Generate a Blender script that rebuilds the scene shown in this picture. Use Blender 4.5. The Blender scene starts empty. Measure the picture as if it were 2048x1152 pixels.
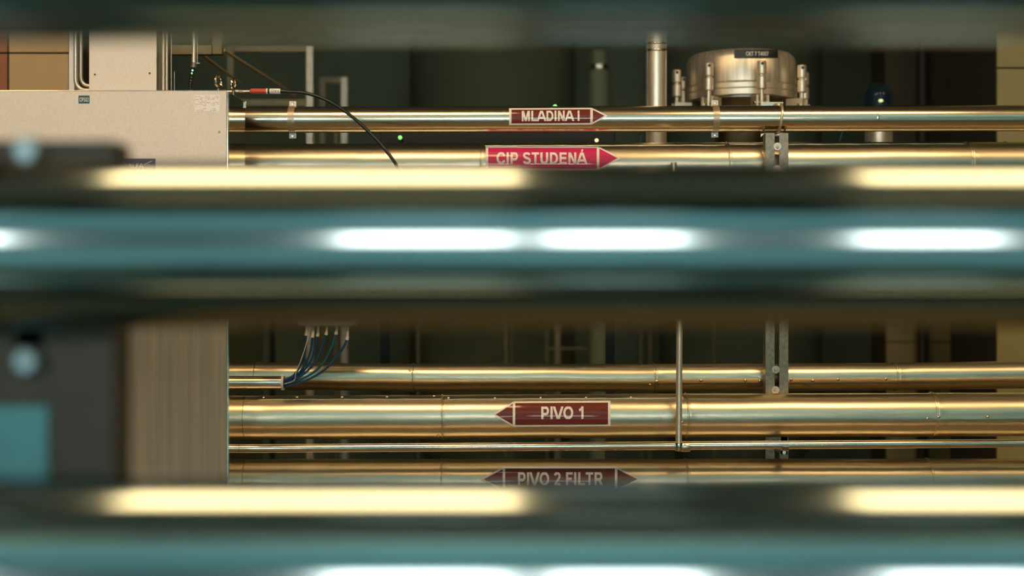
import bpy, bmesh, math, random
from mathutils import Vector, Matrix
random.seed(7)
PI = math.pi
sc = bpy.context.scene
C = sc.collection

# ------------------------------------------------------------------ camera
F = 50.0 / 36.0 * 2048          # focal length in pixels of the 2048 x 1152 frame
CZ = 1.6                        # camera height
D = 4.12                        # focus distance: the rack of labelled pipes
cam_d = bpy.data.cameras.new('camera')
cam = bpy.data.objects.new('camera', cam_d)
C.objects.link(cam)
cam.location = (0, 0, CZ)
cam.rotation_euler = (PI / 2, 0, 0)
cam_d.lens = 50; cam_d.sensor_width = 36
cam_d.clip_start = 0.02; cam_d.clip_end = 60
cam_d.dof.use_dof = True
cam_d.dof.focus_distance = D - 0.06
cam_d.dof.aperture_fstop = 1.8
sc.camera = cam

# ------------------------------------------------------------------ world, exposure
w = bpy.data.worlds.new('world'); sc.world = w; w.use_nodes = True
w.node_tree.nodes['Background'].inputs[0].default_value = (0.05, 0.08, 0.07, 1)
w.node_tree.nodes['Background'].inputs[1].default_value = 0.3
sc.view_settings.view_transform = 'Standard'
sc.view_settings.look = 'None'
sc.view_settings.gamma = 1.0
sc.view_settings.use_curve_mapping = False
sc.view_settings.exposure = 0.15
sc.cycles.use_denoising = True
sc.cycles.max_bounces = 7
sc.cycles.diffuse_bounces = 2
sc.cycles.glossy_bounces = 4
sc.cycles.sample_clamp_indirect = 6.0

WARM = (1.0, 0.67, 0.35)        # lamps over the pipe rack
COOL = (0.98, 0.975, 1.0)        # daylight behind the photographer
TEAL = (0.58, 0.92, 1.0)        # added fill lights that brighten the teal wall
WARM_L = 12.5
COOL_L = 15.0
FILL_L = 25.0

# ------------------------------------------------------------------ materials
MATS = {}
def new_mat(name):
    m = bpy.data.materials.new(name); m.use_nodes = True
    MATS[name] = m
    return m, m.node_tree, m.node_tree.nodes['Principled BSDF']

def mat(name, col, rough=0.5, metal=0.0, coat=0.0, noise=0.0, nscale=(20, 20, 20), bump=0.0, bscale=(60, 60, 60),
        rvar=0.0, aniso=0.0, spec=0.5, col2=None):
    """principled colour with an object-space noise that varies colour, gloss and fine relief"""
    m, nt, b = new_mat(name)
    b.inputs['Base Color'].default_value = (*col, 1)
    b.inputs['Roughness'].default_value = rough
    b.inputs['Metallic'].default_value = metal
    b.inputs['Coat Weight'].default_value = coat
    b.inputs['Coat Roughness'].default_value = 0.035
    b.inputs['Specular IOR Level'].default_value = spec
    b.inputs['Anisotropic'].default_value = aniso
    tc = nt.nodes.new('ShaderNodeTexCoord')
    def tex(scale, detail=4):
        mp = nt.nodes.new('ShaderNodeMapping'); mp.inputs['Scale'].default_value = scale
        nt.links.new(tc.outputs['Object'], mp.inputs['Vector'])
        n = nt.nodes.new('ShaderNodeTexNoise'); n.inputs['Scale'].default_value = 1.0
        n.inputs['Detail'].default_value = detail
        nt.links.new(mp.outputs[0], n.inputs['Vector'])
        return n
    if noise > 0:
        n = tex(nscale)
        r = nt.nodes.new('ShaderNodeValToRGB')
        c2 = col2 or tuple(c * (1 - noise) for c in col)
        r.color_ramp.elements[0].position = 0.33; r.color_ramp.elements[0].color = (*c2, 1)
        r.color_ramp.elements[1].position = 0.67; r.color_ramp.elements[1].color = (*col, 1)
        nt.links.new(n.outputs['Fac'], r.inputs[0])
        nt.links.new(r.outputs[0], b.inputs['Base Color'])
        if rvar > 0:
            mr = nt.nodes.new('ShaderNodeMapRange')
            mr.inputs['To Min'].default_value = max(0.02, rough - rvar); mr.inputs['To Max'].default_value = rough + rvar
            nt.links.new(n.outputs['Fac'], mr.inputs[0]); nt.links.new(mr.outputs[0], b.inputs['Roughness'])
    if bump > 0:
        n = tex(bscale, 3)
        bp = nt.nodes.new('ShaderNodeBump'); bp.inputs['Strength'].default_value = bump; bp.inputs['Distance'].default_value = 0.002
        nt.links.new(n.outputs['Fac'], bp.inputs['Height']); nt.links.new(bp.outputs[0], b.inputs['Normal'])
    return m

def emit(name, col, strength):
    m, nt, b = new_mat(name)
    b.inputs['Base Color'].default_value = (0.8, 0.8, 0.8, 1)
    b.inputs['Emission Color'].default_value = (*col, 1)
    b.inputs['Emission Strength'].default_value = strength
    return m

mat('steel', (0.82, 0.67, 0.47), 0.20, 1.0, noise=0.08, nscale=(1.2, 60, 60), rvar=0.03)
mat('steel_dark', (0.40, 0.37, 0.30), 0.30, 1.0, noise=0.2, nscale=(20, 20, 20))
mat('steel_bright', (0.86, 0.74, 0.58), 0.16, 1.0, noise=0.08, nscale=(40, 40, 40))
mat('cladding', (0.81, 0.69, 0.47), 0.30, 1.0, noise=0.10, nscale=(1.5, 40, 40), rvar=0.04)
mat('front_steel', (0.29, 0.345, 0.325), 0.10, 1.0, noise=0.08, nscale=(3, 20, 20))
mat('blasted', (0.84, 0.76, 0.64), 0.55, 0.15, noise=0.08, nscale=(160, 160, 160), bump=0.1, bscale=(500, 500, 500))
mat('brushed_panel', (0.38, 0.29, 0.18), 0.45, 0.5, noise=0.22, nscale=(70, 70, 1.6), rvar=0.08)
mat('polished', (0.66, 0.60, 0.46), 0.09, 1.0, noise=0.1, nscale=(30, 30, 6))
mat('galvanised', (0.36, 0.33, 0.24), 0.46, 0.75, noise=0.35, nscale=(90, 90, 90), rvar=0.1)
mat('streaked_steel', (0.94, 0.82, 0.62), 0.36, 0.7, noise=0.35, nscale=(70, 70, 5), rvar=0.1)
mat('satin_steel', (0.94, 0.82, 0.62), 0.34, 0.75, noise=0.08, nscale=(40, 40, 10))
mat('bolt_steel', (0.74, 0.66, 0.52), 0.38, 0.8, noise=0.2, nscale=(90, 90, 90))
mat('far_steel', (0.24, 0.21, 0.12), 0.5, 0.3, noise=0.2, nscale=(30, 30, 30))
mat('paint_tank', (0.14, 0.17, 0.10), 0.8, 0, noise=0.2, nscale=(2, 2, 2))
mat('rail_black', (0.010, 0.015, 0.011), 0.6, 0, noise=0.2, nscale=(30, 30, 30))
mat('label_white', (0.95, 0.89, 0.80), 0.35, 0, coat=0.4, spec=0.2, noise=0.04, nscale=(60, 60, 60))
mat('label_brown', (0.175, 0.026, 0.010), 0.35, 0, coat=0.75, spec=0.15, noise=0.1, nscale=(80, 80, 80))
mat('label_magenta', (0.70, 0.030, 0.13), 0.35, 0, coat=0.75, spec=0.15, noise=0.1, nscale=(80, 80, 80))
mat('black_plastic', (0.012, 0.014, 0.010), 0.35, 0, noise=0.2, nscale=(60, 60, 60))
mat('cable_black', (0.010, 0.012, 0.008), 0.28, 0, noise=0.2, nscale=(60, 60, 60))
mat('tape_black', (0.014, 0.017, 0.012), 0.4, 0, noise=0.2, nscale=(60, 60, 60))
mat('paper', (0.97, 0.92, 0.88), 0.6, 0, noise=0.05, nscale=(200, 200, 200))
mat('ink', (0.33, 0.27, 0.22), 0.7, 0, noise=0.2, nscale=(200, 200, 200))
mat('teal_tag', (0.012, 0.10, 0.10), 0.4, 0, noise=0.1, nscale=(90, 90, 90))
mat('blue_badge', (0.045, 0.05, 0.12), 0.35, 0, noise=0.1, nscale=(90, 90, 90))
mat('red_plastic', (0.62, 0.085, 0.05), 0.38, 0, noise=0.08, nscale=(90, 90, 90))
mat('hose_blue', (0.006, 0.055, 0.13), 0.32, 0, noise=0.1, nscale=(50, 50, 50))
mat('hose_teal', (0.006, 0.11, 0.13), 0.32, 0, noise=0.1, nscale=(50, 50, 50))
mat('nylon', (0.70, 0.60, 0.45), 0.45, 0, noise=0.06, nscale=(90, 90, 90))
mat('tile_beige', (0.64, 0.43, 0.19), 0.45, 0, noise=0.1, nscale=(6, 6, 6), bump=0.06, bscale=(200, 200, 200))
mat('tile_olive', (0.40, 0.33, 0.13), 0.45, 0, noise=0.1, nscale=(6, 6, 6), bump=0.06, bscale=(200, 200, 200))
mat('tile_terracotta', (0.42, 0.15, 0.055), 0.5, 0, noise=0.15, nscale=(8, 8, 8), bump=0.06, bscale=(200, 200, 200))
mat('grout', (0.05, 0.045, 0.03), 0.9, 0, noise=0.2, nscale=(30, 30, 30))
mat('dark_olive', (0.075, 0.062, 0.030), 0.7, 0, noise=0.15, nscale=(4, 4, 4))
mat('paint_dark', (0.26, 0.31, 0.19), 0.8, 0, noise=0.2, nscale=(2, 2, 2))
mat('paint_ceiling', (0.42, 0.39, 0.29), 0.9, 0, noise=0.2, nscale=(2, 2, 2))
mat('paint_teal', (0.22, 0.36, 0.38), 0.8, 0, noise=0.15, nscale=(1.5, 1.5, 1.5))
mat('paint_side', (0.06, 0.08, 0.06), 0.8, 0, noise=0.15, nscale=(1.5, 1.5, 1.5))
mat('floor_epoxy', (0.20, 0.145, 0.06), 0.35, 0, noise=0.3, nscale=(3, 3, 3), rvar=0.1)
mat('white_duct', (0.92, 0.88, 0.82), 0.4, 0, noise=0.05, nscale=(9, 9, 9))
mat('brown_pipe', (0.045, 0.028, 0.018), 0.5, 0, noise=0.2, nscale=(9, 9, 9))
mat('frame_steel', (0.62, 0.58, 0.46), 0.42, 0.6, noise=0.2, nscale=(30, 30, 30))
mat('rubber', (0.02, 0.02, 0.016), 0.7, 0, noise=0.2, nscale=(90, 90, 90))
mat('dark_paint_steel', (0.045, 0.045, 0.024), 0.6, 0.1, noise=0.2, nscale=(30, 30, 30))
mat('teal_plate', (0.09, 0.26, 0.26), 0.55, 0.8, noise=0.1, nscale=(30, 30, 30))
mat('mat_dark_green', (0.075, 0.115, 0.085), 0.7, 0, noise=0.2, nscale=(30, 30, 30), bump=0.2, bscale=(120, 120, 120))
mat('nut_steel', (0.20, 0.30, 0.30), 0.42, 0.85, noise=0.1, nscale=(30, 30, 30))
mat('brace_paint', (0.62, 0.50, 0.26), 0.5, 0, noise=0.15, nscale=(30, 30, 30))
mat('lamp_housing', (0.55, 0.55, 0.5), 0.5, 0.2, noise=0.05, nscale=(9, 9, 9))
mat('window_frame', (0.35, 0.4, 0.4), 0.5, 0, noise=0.05, nscale=(9, 9, 9))
emit('lamp_warm', WARM, WARM_L)
emit('window_sky', COOL, COOL_L)
emit('fill_cool', TEAL, FILL_L)
emit('led_green', (0.10, 1.0, 0.12), 1.0)
emit('led_cyan', (0.1, 1.0, 0.8), 2.0)
emit('led_amber', (1.0, 0.72, 0.30), 1.6)
emit('led_orange', (1.0, 0.42, 0.12), 14.0)
m, nt, b = new_mat('blue_glass')
b.inputs['Base Color'].default_value = (0.10, 0.22, 0.34, 1); b.inputs['Roughness'].default_value = 0.05
b.inputs['Transmission Weight'].default_value = 0.9; b.inputs['IOR'].default_value = 1.3

# ------------------------------------------------------------------ helpers
def P(px, py, d):
    """the point at depth d that the pixel (px, py) shows"""
    return Vector(((px - 1024) * d / F, d, CZ - (py - 576) * d / F))

ROOT = {}                       # object -> world offset its mesh data is relative to
def tag(o, label=None, cat=None, group=None, kind=None):
    if label: o['label'] = label
    if cat: o['category'] = cat
    if group: o['group'] = group
    if kind: o['kind'] = kind
    return o

def thing(name, label, cat, loc, group=None, kind=None):
    o = bpy.data.objects.new(name, None); C.objects.link(o)
    o.location = loc; o.empty_display_size = 0.05
    ROOT[o] = Vector(loc)
    return tag(o, label, cat, group, kind)

BOXY = set()
def obj(name, bm, material, parent=None, smooth=True, angle=35):
    if id(bm) in BOXY:
        BOXY.discard(id(bm)); smooth = False
    me = bpy.data.meshes.new(name)
    bmesh.ops.recalc_face_normals(bm, faces=bm.faces)
    if parent is not None:
        off = ROOT[parent]
    else:
        n = max(1, len(bm.verts))
        xs = [v.co.x for v in bm.verts]; ys = [v.co.y for v in bm.verts]; zs = [v.co.z for v in bm.verts]
        off = Vector(((min(xs) + max(xs)) / 2, (min(ys) + max(ys)) / 2, min(zs)))
    bmesh.ops.translate(bm, verts=bm.verts, vec=-off)
    if smooth:
        for f in bm.faces: f.smooth = True
        for e in bm.edges:
            if len(e.link_faces) == 2 and e.calc_face_angle(0) > math.radians(angle):
                e.smooth = False
    bm.to_mesh(me); bm.free()
    me.materials.append(MATS[material])
    o = bpy.data.objects.new(name, me); C.objects.link(o)
    if parent is not None: o.parent = parent
    else: o.location = off
    ROOT[o] = off
    return o

def copy_at(src, delta, parent, name=None):
    """a copy sharing the mesh, moved by delta"""
    c = src.copy(); C.objects.link(c); c.parent = parent
    c.location = src.location + Vector(delta); ROOT[c] = ROOT[src]
    return c

def box(bm, x0, x1, y0, y1, z0, z1, bev=0.0):
    r = bmesh.ops.create_cube(bm, size=1)
    M = Matrix.Translation(((x0 + x1) / 2, (y0 + y1) / 2, (z0 + z1) / 2)) @ Matrix.Diagonal((abs(x1 - x0), abs(y1 - y0), abs(z1 - z0), 1))
    bmesh.ops.transform(bm, matrix=M, verts=r['verts'])
    BOXY.add(id(bm))
    if bev > 0:
        es = list({e for v in r['verts'] for e in v.link_edges})
        bmesh.ops.bevel(bm, geom=es, offset=bev, segments=2, profile=0.5, affect='EDGES')
    return bm

def Box(*a, **k):
    return box(bmesh.new(), *a, **k)

def PBox(px0, px1, py0, py1, d0, d1, bev=0.0):
    """a box whose front face at depth d0 fills the pixel rectangle"""
    a = P(px0, py1, d0); c = P(px1, py0, d0)
    return box(bmesh.new(), a.x, c.x, d0, d1, a.z, c.z, bev=bev)

def sweep(bm, pts, r, seg=12, cap=True):
    """round tube along a polyline; r a number or one radius per point"""
    pts = [Vector(p) for p in pts]; n = len(pts)
    rs = r if isinstance(r, (list, tuple)) else [r] * n
    rings = []; up = None
    for i, p in enumerate(pts):
        t = (pts[min(i + 1, n - 1)] - pts[max(i - 1, 0)]).normalized()
        if up is None:
            up = t.orthogonal().normalized()
        up = (up - t * up.dot(t)).normalized()
        s = t.cross(up)
        rings.append([bm.verts.new(p + rs[i] * (math.cos(2 * PI * k / seg) * up + math.sin(2 * PI * k / seg) * s)) for k in range(seg)])
    for a, c in zip(rings, rings[1:]):
        for k in range(seg):
            bm.faces.new((a[k], a[(k + 1) % seg], c[(k + 1) % seg], c[k]))
    if cap:
        bm.faces.new(rings[0][::-1]); bm.faces.new(rings[-1])
    return bm

def Sweep(*a, **k): return sweep(bmesh.new(), *a, **k)

def spline(ctrl, n=10):
    """Catmull-Rom through the control points"""
    c = [Vector(p) for p in ctrl]; c = [c[0] * 2 - c[1]] + c + [c[-1] * 2 - c[-2]]
    out = []
    for i in range(1, len(c) - 2):
        for k in range(n):
            t = k / n
            a, b_, d_, e = c[i - 1], c[i], c[i + 1], c[i + 2]
            out.append(0.5 * ((2 * b_) + (d_ - a) * t + (2 * a - 5 * b_ + 4 * d_ - e) * t * t + (3 * b_ - a - 3 * d_ + e) * t ** 3))
    out.append(c[-2]); return out

def elbow(pts, rad=0.05, n=8):
    """polyline with its corners rounded"""
    pts = [Vector(p) for p in pts]; out = [pts[0]]
    for a, b_, c in zip(pts, pts[1:], pts[2:]):
        u = (a - b_).normalized(); v = (c - b_).normalized()
        k = min(rad, (a - b_).length * .45, (c - b_).length * .45)
        for i in range(n + 1):
            t = i / n
            out.append((b_ + u * k) * (1 - t) ** 2 + b_ * 2 * t * (1 - t) + (b_ + v * k) * t * t)
    out.append(pts[-1]); return out

def lathe(bm, prof, origin, axis='Z', seg=48, cap=True):
    """prof: (radius, height) pairs turned about the axis through origin"""
    o = Vector(origin); rings = []
    for r, h in prof:
        ring = []
        for k in range(seg):
            a = 2 * PI * k / seg; c, s = math.cos(a) * r, math.sin(a) * r
            v = {'Z': Vector((c, s, h)), 'X': Vector((h, c, s)), 'Y': Vector((c, h, s))}[axis]
            ring.append(bm.verts.new(o + v))
        rings.append(ring)
    for a, c in zip(rings, rings[1:]):
        for k in range(seg):
            bm.faces.new((a[k], a[(k + 1) % seg], c[(k + 1) % seg], c[k]))
    if cap:
        if prof[0][0] > 1e-6: bm.faces.new(rings[0][::-1])
        if prof[-1][0] > 1e-6: bm.faces.new(rings[-1])
    return bm

def Lathe(*a, **k): return lathe(bmesh.new(), *a, **k)

def screw(origin, r, axis_y=-1):
    """washer, hex nut and stud facing the camera"""
    ox, oy, oz = origin; bm = bmesh.new()
    s = axis_y
    lathe(bm, [(r * .45, 0), (r, 0), (r, s * r * .18), (r * .45, s * r * .18)], origin, 'Y', 24)
    lathe(bm, [(r * .58, s * r * .18), (r * .58, s * r * .55), (r * .50, s * r * .62)], origin, 'Y', 6)
    lathe(bm, [(r * .28, s * r * .5), (r * .28, s * r * 1.25), (r * .22, s * r * 1.32)], origin, 'Y', 12)
    return bm

ARC = lambda cx, cy, rx, ry, a0, a1, n=10: [(cx + rx * math.cos(math.radians(a0 + (a1 - a0) * k / n)), cy + ry * math.sin(math.radians(a0 + (a1 - a0) * k / n))) for k in range(n + 1)]
ST = 0.20                       # stem of the bold letters, cap height 1
h_ = ST / 2; k_ = 0.085         # half stem, half bar
GLYPH = {                       # letter: (advance, [strokes as (half width, points)])
    ' ': (.39, []),
    'I': (.39, [(h_, [(.19, 0), (.19, 1)])]),
    'L': (.83, [(h_, [(.20, 0), (.20, 1)]), (k_, [(.30, k_), (.80, k_)])]),
    'T': (.85, [(h_, [(.425, 0), (.425, 1 - 2 * k_)]), (k_, [(.03, 1 - k_), (.82, 1 - k_)])]),
    'E': (.93, [(h_, [(.20, 0), (.20, 1)]), (k_, [(.30, k_), (.86, k_)]), (k_, [(.30, .51), (.80, .51)]), (k_, [(.30, 1 - k_), (.84, 1 - k_)])]),
    'F': (.85, [(h_, [(.20, 0), (.20, 1)]), (k_, [(.30, .50), (.70, .50)]), (k_, [(.30, 1 - k_), (.80, 1 - k_)])]),
    'A': (1.0, [(h_, [(-.06, -.2), (.57, 1.25)]), (h_, [(1.06, -.2), (.43, 1.25)]), (k_, [(.27, .31), (.73, .31)])]),
    'V': (.93, [(h_, [(-.05, 1.2), (.54, -.25)]), (h_, [(.98, 1.2), (.39, -.25)])]),
    'M': (1.16, [(h_ * .95, [(.19, 0), (.19, 1)]), (h_ * .95, [(.97, 0), (.97, 1)]), (h_ * .9, [(.19, 1.25), (.60, -.12)]), (h_ * .9, [(.97, 1.25), (.56, -.12)])]),
    'N': (1.0, [(h_ * .95, [(.19, 0), (.19, 1)]), (h_ * .95, [(.81, 0), (.81, 1)]), (h_, [(.08, 1.22), (.92, -.22)])]),
    'D': (1.0, [(h_, [(.20, 0), (.20, 1)]), (h_ * .92, [(.30, k_), (.44, k_)] + ARC(.44, .5, .40, .5 - k_, -80, 80, 14) + [(.44, 1 - k_), (.30, 1 - k_)])]),
    'P': (.93, [(h_, [(.20, 0), (.20, 1)]), (h_ * .92, [(.30, .40), (.52, .40)] + ARC(.54, .66, .23, .26, -80, 80, 10) + [(.52, 1 - k_), (.30, 1 - k_)])]),
    'R': (1.0, [(h_, [(.20, 0), (.20, 1)]), (h_ * .92, [(.30, .45), (.55, .45)] + ARC(.57, .685, .23, .23, -80, 80, 10) + [(.55, 1 - k_), (.30, 1 - k_)]), (h_, [(.46, .47), (.64, .35), (.93, -.15)])]),
    'O': (1.09, [(h_ * .95, ARC(.545, .5, .40, .42, 90, 450, 32))]),
    'C': (1.0, [(h_ * .95, ARC(.52, .5, .39, .42, 28, 332, 26))]),
    'U': (1.0, [(h_, [(.20, 1), (.20, .42)] + ARC(.50, .40, .30, .315, 180, 360, 16) + [(.80, .42), (.80, 1)])]),
    'S': (.93, [(h_ * .88, ARC(.46, .735, .30, .185, 15, 190, 12) + [(.22, .63), (.34, .545), (.58, .47)] + ARC(.46, .285, .335, .205, 48, -165, 16))]),
    'K': (1.0, [(h_, [(.20, 0), (.20, 1)]), (h_, [(.22, .30), (.92, 1.12)]), (h_, [(.46, .60), (1.0, -.14)])]),
    '1': (.78, [(h_ * .95, [(.48, 0), (.48, 1)]), (h_ * .8, [(.44, .90), (.30, .76), (.14, .69)])]),
    '2': (.78, [(h_ * .9, ARC(.38, .71, .255, .215, 170, -35, 14) + [(.42, .38), (.20, .14)]), (k_, [(.06, k_), (.70, k_)])]),
    '4': (.78, [(h_ * .95, [(.54, 0), (.54, 1)]), (k_, [(.04, .29), (.74, .29)]), (h_ * .8, [(.54, .94), (.10, .30)])]),
    '7': (.78, [(k_, [(.07, 1 - k_), (.72, 1 - k_)]), (h_ * .95, [(.66, .90), (.42, .52), (.32, 0)])]),
    '0': (.78, [(h_ * .92, ARC(.39, .5, .255, .42, 90, 450, 28))]),
}
def ribbon(bm, hw, pts, adv):
    pts = [Vector((x, y)) for x, y in pts]; n = len(pts)
    closed = (pts[0] - pts[-1]).length < 1e-5
    L = []
    for i, p in enumerate(pts):
        a = pts[i - 1] if i > 0 else (pts[-2] if closed else None)
        c = pts[i + 1] if i < n - 1 else (pts[1] if closed else None)
        u = (p - a).normalized() if a is not None else (c - p).normalized()
        v = (c - p).normalized() if c is not None else u
        m_ = (u + v).normalized(); nn = Vector((-m_.y, m_.x)); w_ = hw / max(.5, m_.dot(u))
        L.append((bm.verts.new((adv + p.x + nn.x * w_, p.y + nn.y * w_, 0)), bm.verts.new((adv + p.x - nn.x * w_, p.y - nn.y * w_, 0))))
    for (a, b_), (c, d_) in zip(L, L[1:]):
        bm.faces.new((a, b_, d_, c))
def text_bm(body, bold=0.0):
    """bold sans capitals as flat faces, scaled so that the line fills 0..1 by 0..1 (cap height)"""
    bm = bmesh.new(); adv = 0.0; acc = []
    for ch in body:
        base = {'Á': 'A'}.get(ch, ch); wd, strokes = GLYPH[base]
        for hw, pts in strokes: ribbon(bm, hw + bold, pts, adv)
        if ch == 'Á': acc.append(adv)
        adv += wd + .02
    g_ = lambda: bm.verts[:] + bm.edges[:] + bm.faces[:]
    bmesh.ops.bisect_plane(bm, geom=g_(), plane_co=(0, 1, 0), plane_no=(0, 1, 0), clear_outer=True)
    bmesh.ops.bisect_plane(bm, geom=g_(), plane_co=(0, 0, 0), plane_no=(0, -1, 0), clear_outer=True)
    xs = [v.co.x for v in bm.verts]; x0, x1 = min(xs), max(xs)
    for a in acc: ribbon(bm, .075, [(.47, 1.06), (.58, 1.28)], a)
    for v in bm.verts: v.co.x = (v.co.x - x0) / (x1 - x0)
    return bm

def px_text(body, px0, px1, py0, py1, bold=0.02):
    """lettering filling a pixel rectangle (x = px, y = py in a flat bmesh)"""
    bm = text_bm(body, bold)
    for v in bm.verts:
        v.co = Vector((px0 + v.co.x * (px1 - px0), py1 + v.co.y * (py0 - py1), 0))
    return bm

def px_poly(*loops):
    bm = bmesh.new()
    for lp in loops:
        bm.faces.new([bm.verts.new((x, y, 0)) for x, y in lp])
    return bm

def px_rect(a, b_, c, d_): return [(a, c), (b_, c), (b_, d_), (a, d_)]

def cut_rows(bm, step):
    ys = [v.co.y for v in bm.verts]; y = math.floor(min(ys)) + step
    while y < max(ys):
        bmesh.ops.bisect_plane(bm, geom=bm.verts[:] + bm.edges[:] + bm.faces[:], plane_co=(0, y, 0), plane_no=(0, 1, 0))
        y += step
    return bm

def cut_cols(bm, step):
    xs = [v.co.x for v in bm.verts]; x = math.floor(min(xs)) + step
    while x < max(xs):
        bmesh.ops.bisect_plane(bm, geom=bm.verts[:] + bm.edges[:] + bm.faces[:], plane_co=(x, 0, 0), plane_no=(1, 0, 0))
        x += step
    return bm

def to_plane(bm, d):
    for v in bm.verts: v.co = P(v.co.x, v.co.y, d)
    return bm

def front_normals(o, direction=(0, -1, 0)):
    me = o.data; bm = bmesh.new(); bm.from_mesh(me); dv = Vector(direction); 
    for f in bm.faces:
        f.normal_update()
        if f.normal.dot(dv) < 0: f.normal_flip()
    bm.to_mesh(me); bm.free()
    return o

# ================================================================== the hall
def struct(name, bm, material, parent=None, smooth=False):
    o = obj(name, bm, material, parent, smooth=smooth)
    if parent is None: o['kind'] = 'structure'
    return o

HX, HY0, HY1, HZ = 8.0, -2.4, 9.6, 4.9
struct('floor', Box(-HX, HX, HY0, HY1, -0.2, 0), 'floor_epoxy')
o = obj('added_dark_mat', Box(-6, 6, -2.2, 1.62, 0, .012, bev=.003), 'mat_dark_green'); tag(o, 'unseen dark green mat added to darken the undersides of the near pipes', 'mat')  # unseen mat, added so the near pipes mirror a darker floor
struct('ceiling', Box(-HX, HX, HY0, HY1, HZ, HZ + 0.2), 'paint_ceiling')
struct('wall_back', Box(-HX, HX, HY1, HY1 + 0.2, 0, HZ), 'paint_dark')
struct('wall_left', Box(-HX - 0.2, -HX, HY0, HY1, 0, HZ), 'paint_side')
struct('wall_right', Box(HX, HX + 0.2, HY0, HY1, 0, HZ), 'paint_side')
struct('wall_front', Box(-HX, HX, HY0 - 0.2, HY0, 0, HZ), 'paint_teal')

# windows in the wall behind the photographer: daylight that shines in the pipes
WIN_Z0, WIN_Z1 = CZ + 0.22, CZ + 0.82
for i, (x0, x1) in enumerate([(-2.5, -1.72), (-0.59, -0.01), (0.12, 0.59), (1.17, 1.67)]):
    t = thing('window_%d' % (i + 1), None, None, ((x0 + x1) / 2, HY0, WIN_Z0), kind='structure')
    fr = bmesh.new()
    for a, b_, c, e in [(x0 - .05, x1 + .05, WIN_Z0 - .05, WIN_Z0), (x0 - .05, x1 + .05, WIN_Z1, WIN_Z1 + .05),
                        (x0 - .05, x0, WIN_Z0, WIN_Z1), (x1, x1 + .05, WIN_Z0, WIN_Z1)]:
        box(fr, a, b_, HY0, HY0 + .06, c, e)
    obj('window_frame', fr, 'window_frame', t, smooth=False)
    obj('pane', Box(x0, x1, HY0, HY0 + .02, WIN_Z0, WIN_Z1), 'window_sky', t, smooth=False)

# lamps
def strip_lamp(x0, x1, y, z, wid, mname, label, cat='lamp', group=None):
    t = thing('ceiling_lamp', label, cat, ((x0 + x1) / 2, y, z), group)
    obj('housing', Box(x0 - .03, x1 + .03, y - wid / 2 - .02, y + wid / 2 + .02, z + .012, z + .09, bev=.01), 'lamp_housing', t)
    obj('diffuser', Box(x0, x1, y - wid / 2, y + wid / 2, z, z + .0115), mname, t, smooth=False)
    for k in (0.15, 0.85):
        x = x0 + (x1 - x0) * k
        obj('hanger', Sweep([(x, y, z + .09), (x, y, HZ)], .006, 6), 'lamp_housing', t)
    return t
LY, LZ = 2.05, CZ + 2.5
for x0, lab in ((-3.07, 'warm white panel lamp over the cabinet, leftmost of the row'), (-1.07, 'warm white panel lamp over the MLADINA label, second from the left'),
                (0.93, 'warm white panel lamp over the slotted upright, third from the left'), (2.93, 'warm white panel lamp beyond the tiled pier, rightmost of the row')):
    strip_lamp(x0, x0 + 1.09, LY, LZ, 0.8, 'lamp_warm', lab, group='warm panel lamps')
for x, lab in ((-3.0, 'left of the three'), (0.0, 'middle of the three'), (3.0, 'right of the three')):
    yw, zw = HY0 + 1.35, HZ - .42          # added to brighten the teal wall, hooded to stay out of the reflections
    t = thing('wall_fill_light', 'added hooded fill light aimed at the teal wall, ' + lab, 'lamp', (x, yw, zw), 'wall fill lights')
    obj('hood', Box(x - 1.25, x + 1.25, yw + .012, yw + .10, zw - .16, zw + .16, bev=.01), 'lamp_housing', t)
    obj('diffuser', Box(x - 1.2, x + 1.2, yw, yw + .0115, zw - .14, zw + .12), 'fill_cool', t, smooth=False)
    for q_ in (-.9, .9): obj('hanger', Sweep([(x + q_, yw + .05, zw + .16), (x + q_, yw + .05, HZ)], .008, 6), 'lamp_housing', t)

for x, lab in ((-2.6, 'left of the three'), (0.0, 'middle of the three'), (2.6, 'right of the three')):
    yw, zw = HY0 + 1.2, .20               # fill lights added for the lower teal wall, hood towards the room
    t = thing('floor_fill_light', 'added hooded fill light on the floor aimed at the teal wall, ' + lab, 'lamp', (x, yw, .012), 'floor fill lights')
    obj('hood', Box(x - 1.0, x + 1.0, yw + .012, yw + .08, .03, .30, bev=.01), 'rail_black', t)
    obj('diffuser', Box(x - .95, x + .95, yw, yw + .0115, .05, .28), 'fill_cool', t, smooth=False)
    obj('foot', Box(x - .9, x + .9, yw - .02, yw + .10, .0122, .0298), 'rail_black', t, smooth=False)

# tiled pier at the left, behind the cabinet
def tiled_pier(name, d, px_edges, mats_, py_joint, hgt, dep, side=1):
    """front face of single tiles; px_edges from left to right"""
    xs = [P(p, 0, d).x for p in px_edges]; zj = P(0, py_joint, d).z
    core = struct(name, Box(min(xs) - .0, max(xs), d + .012, d + dep, 0, HZ), 'grout')
    rows = []; z = zj
    while z > 0: z -= hgt
    while z < HZ:
        rows.append((max(0.0, z), min(HZ, z + hgt))); z += hgt
    g = .003
    for c in range(len(xs) - 1):
        for z0, z1 in rows:
            if z1 - z0 < .03: continue
            obj('tile', Box(xs[c] + g, xs[c + 1] - (g if c < len(xs) - 2 else 0), d, d + .0115, z0 + g, z1 - g, bev=.002), mats_[c], core)
    return core
tiled_pier('trim_1', 4.95, [-330, -160, 16, 137], ['tile_beige', 'tile_terracotta', 'tile_beige'], 106, 0.42, 0.5)
tiled_pier('trim_2', 5.7, [1993, 2120, 2250, 2380], ['tile_olive'] * 3, 136, 0.60, 0.6)

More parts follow.
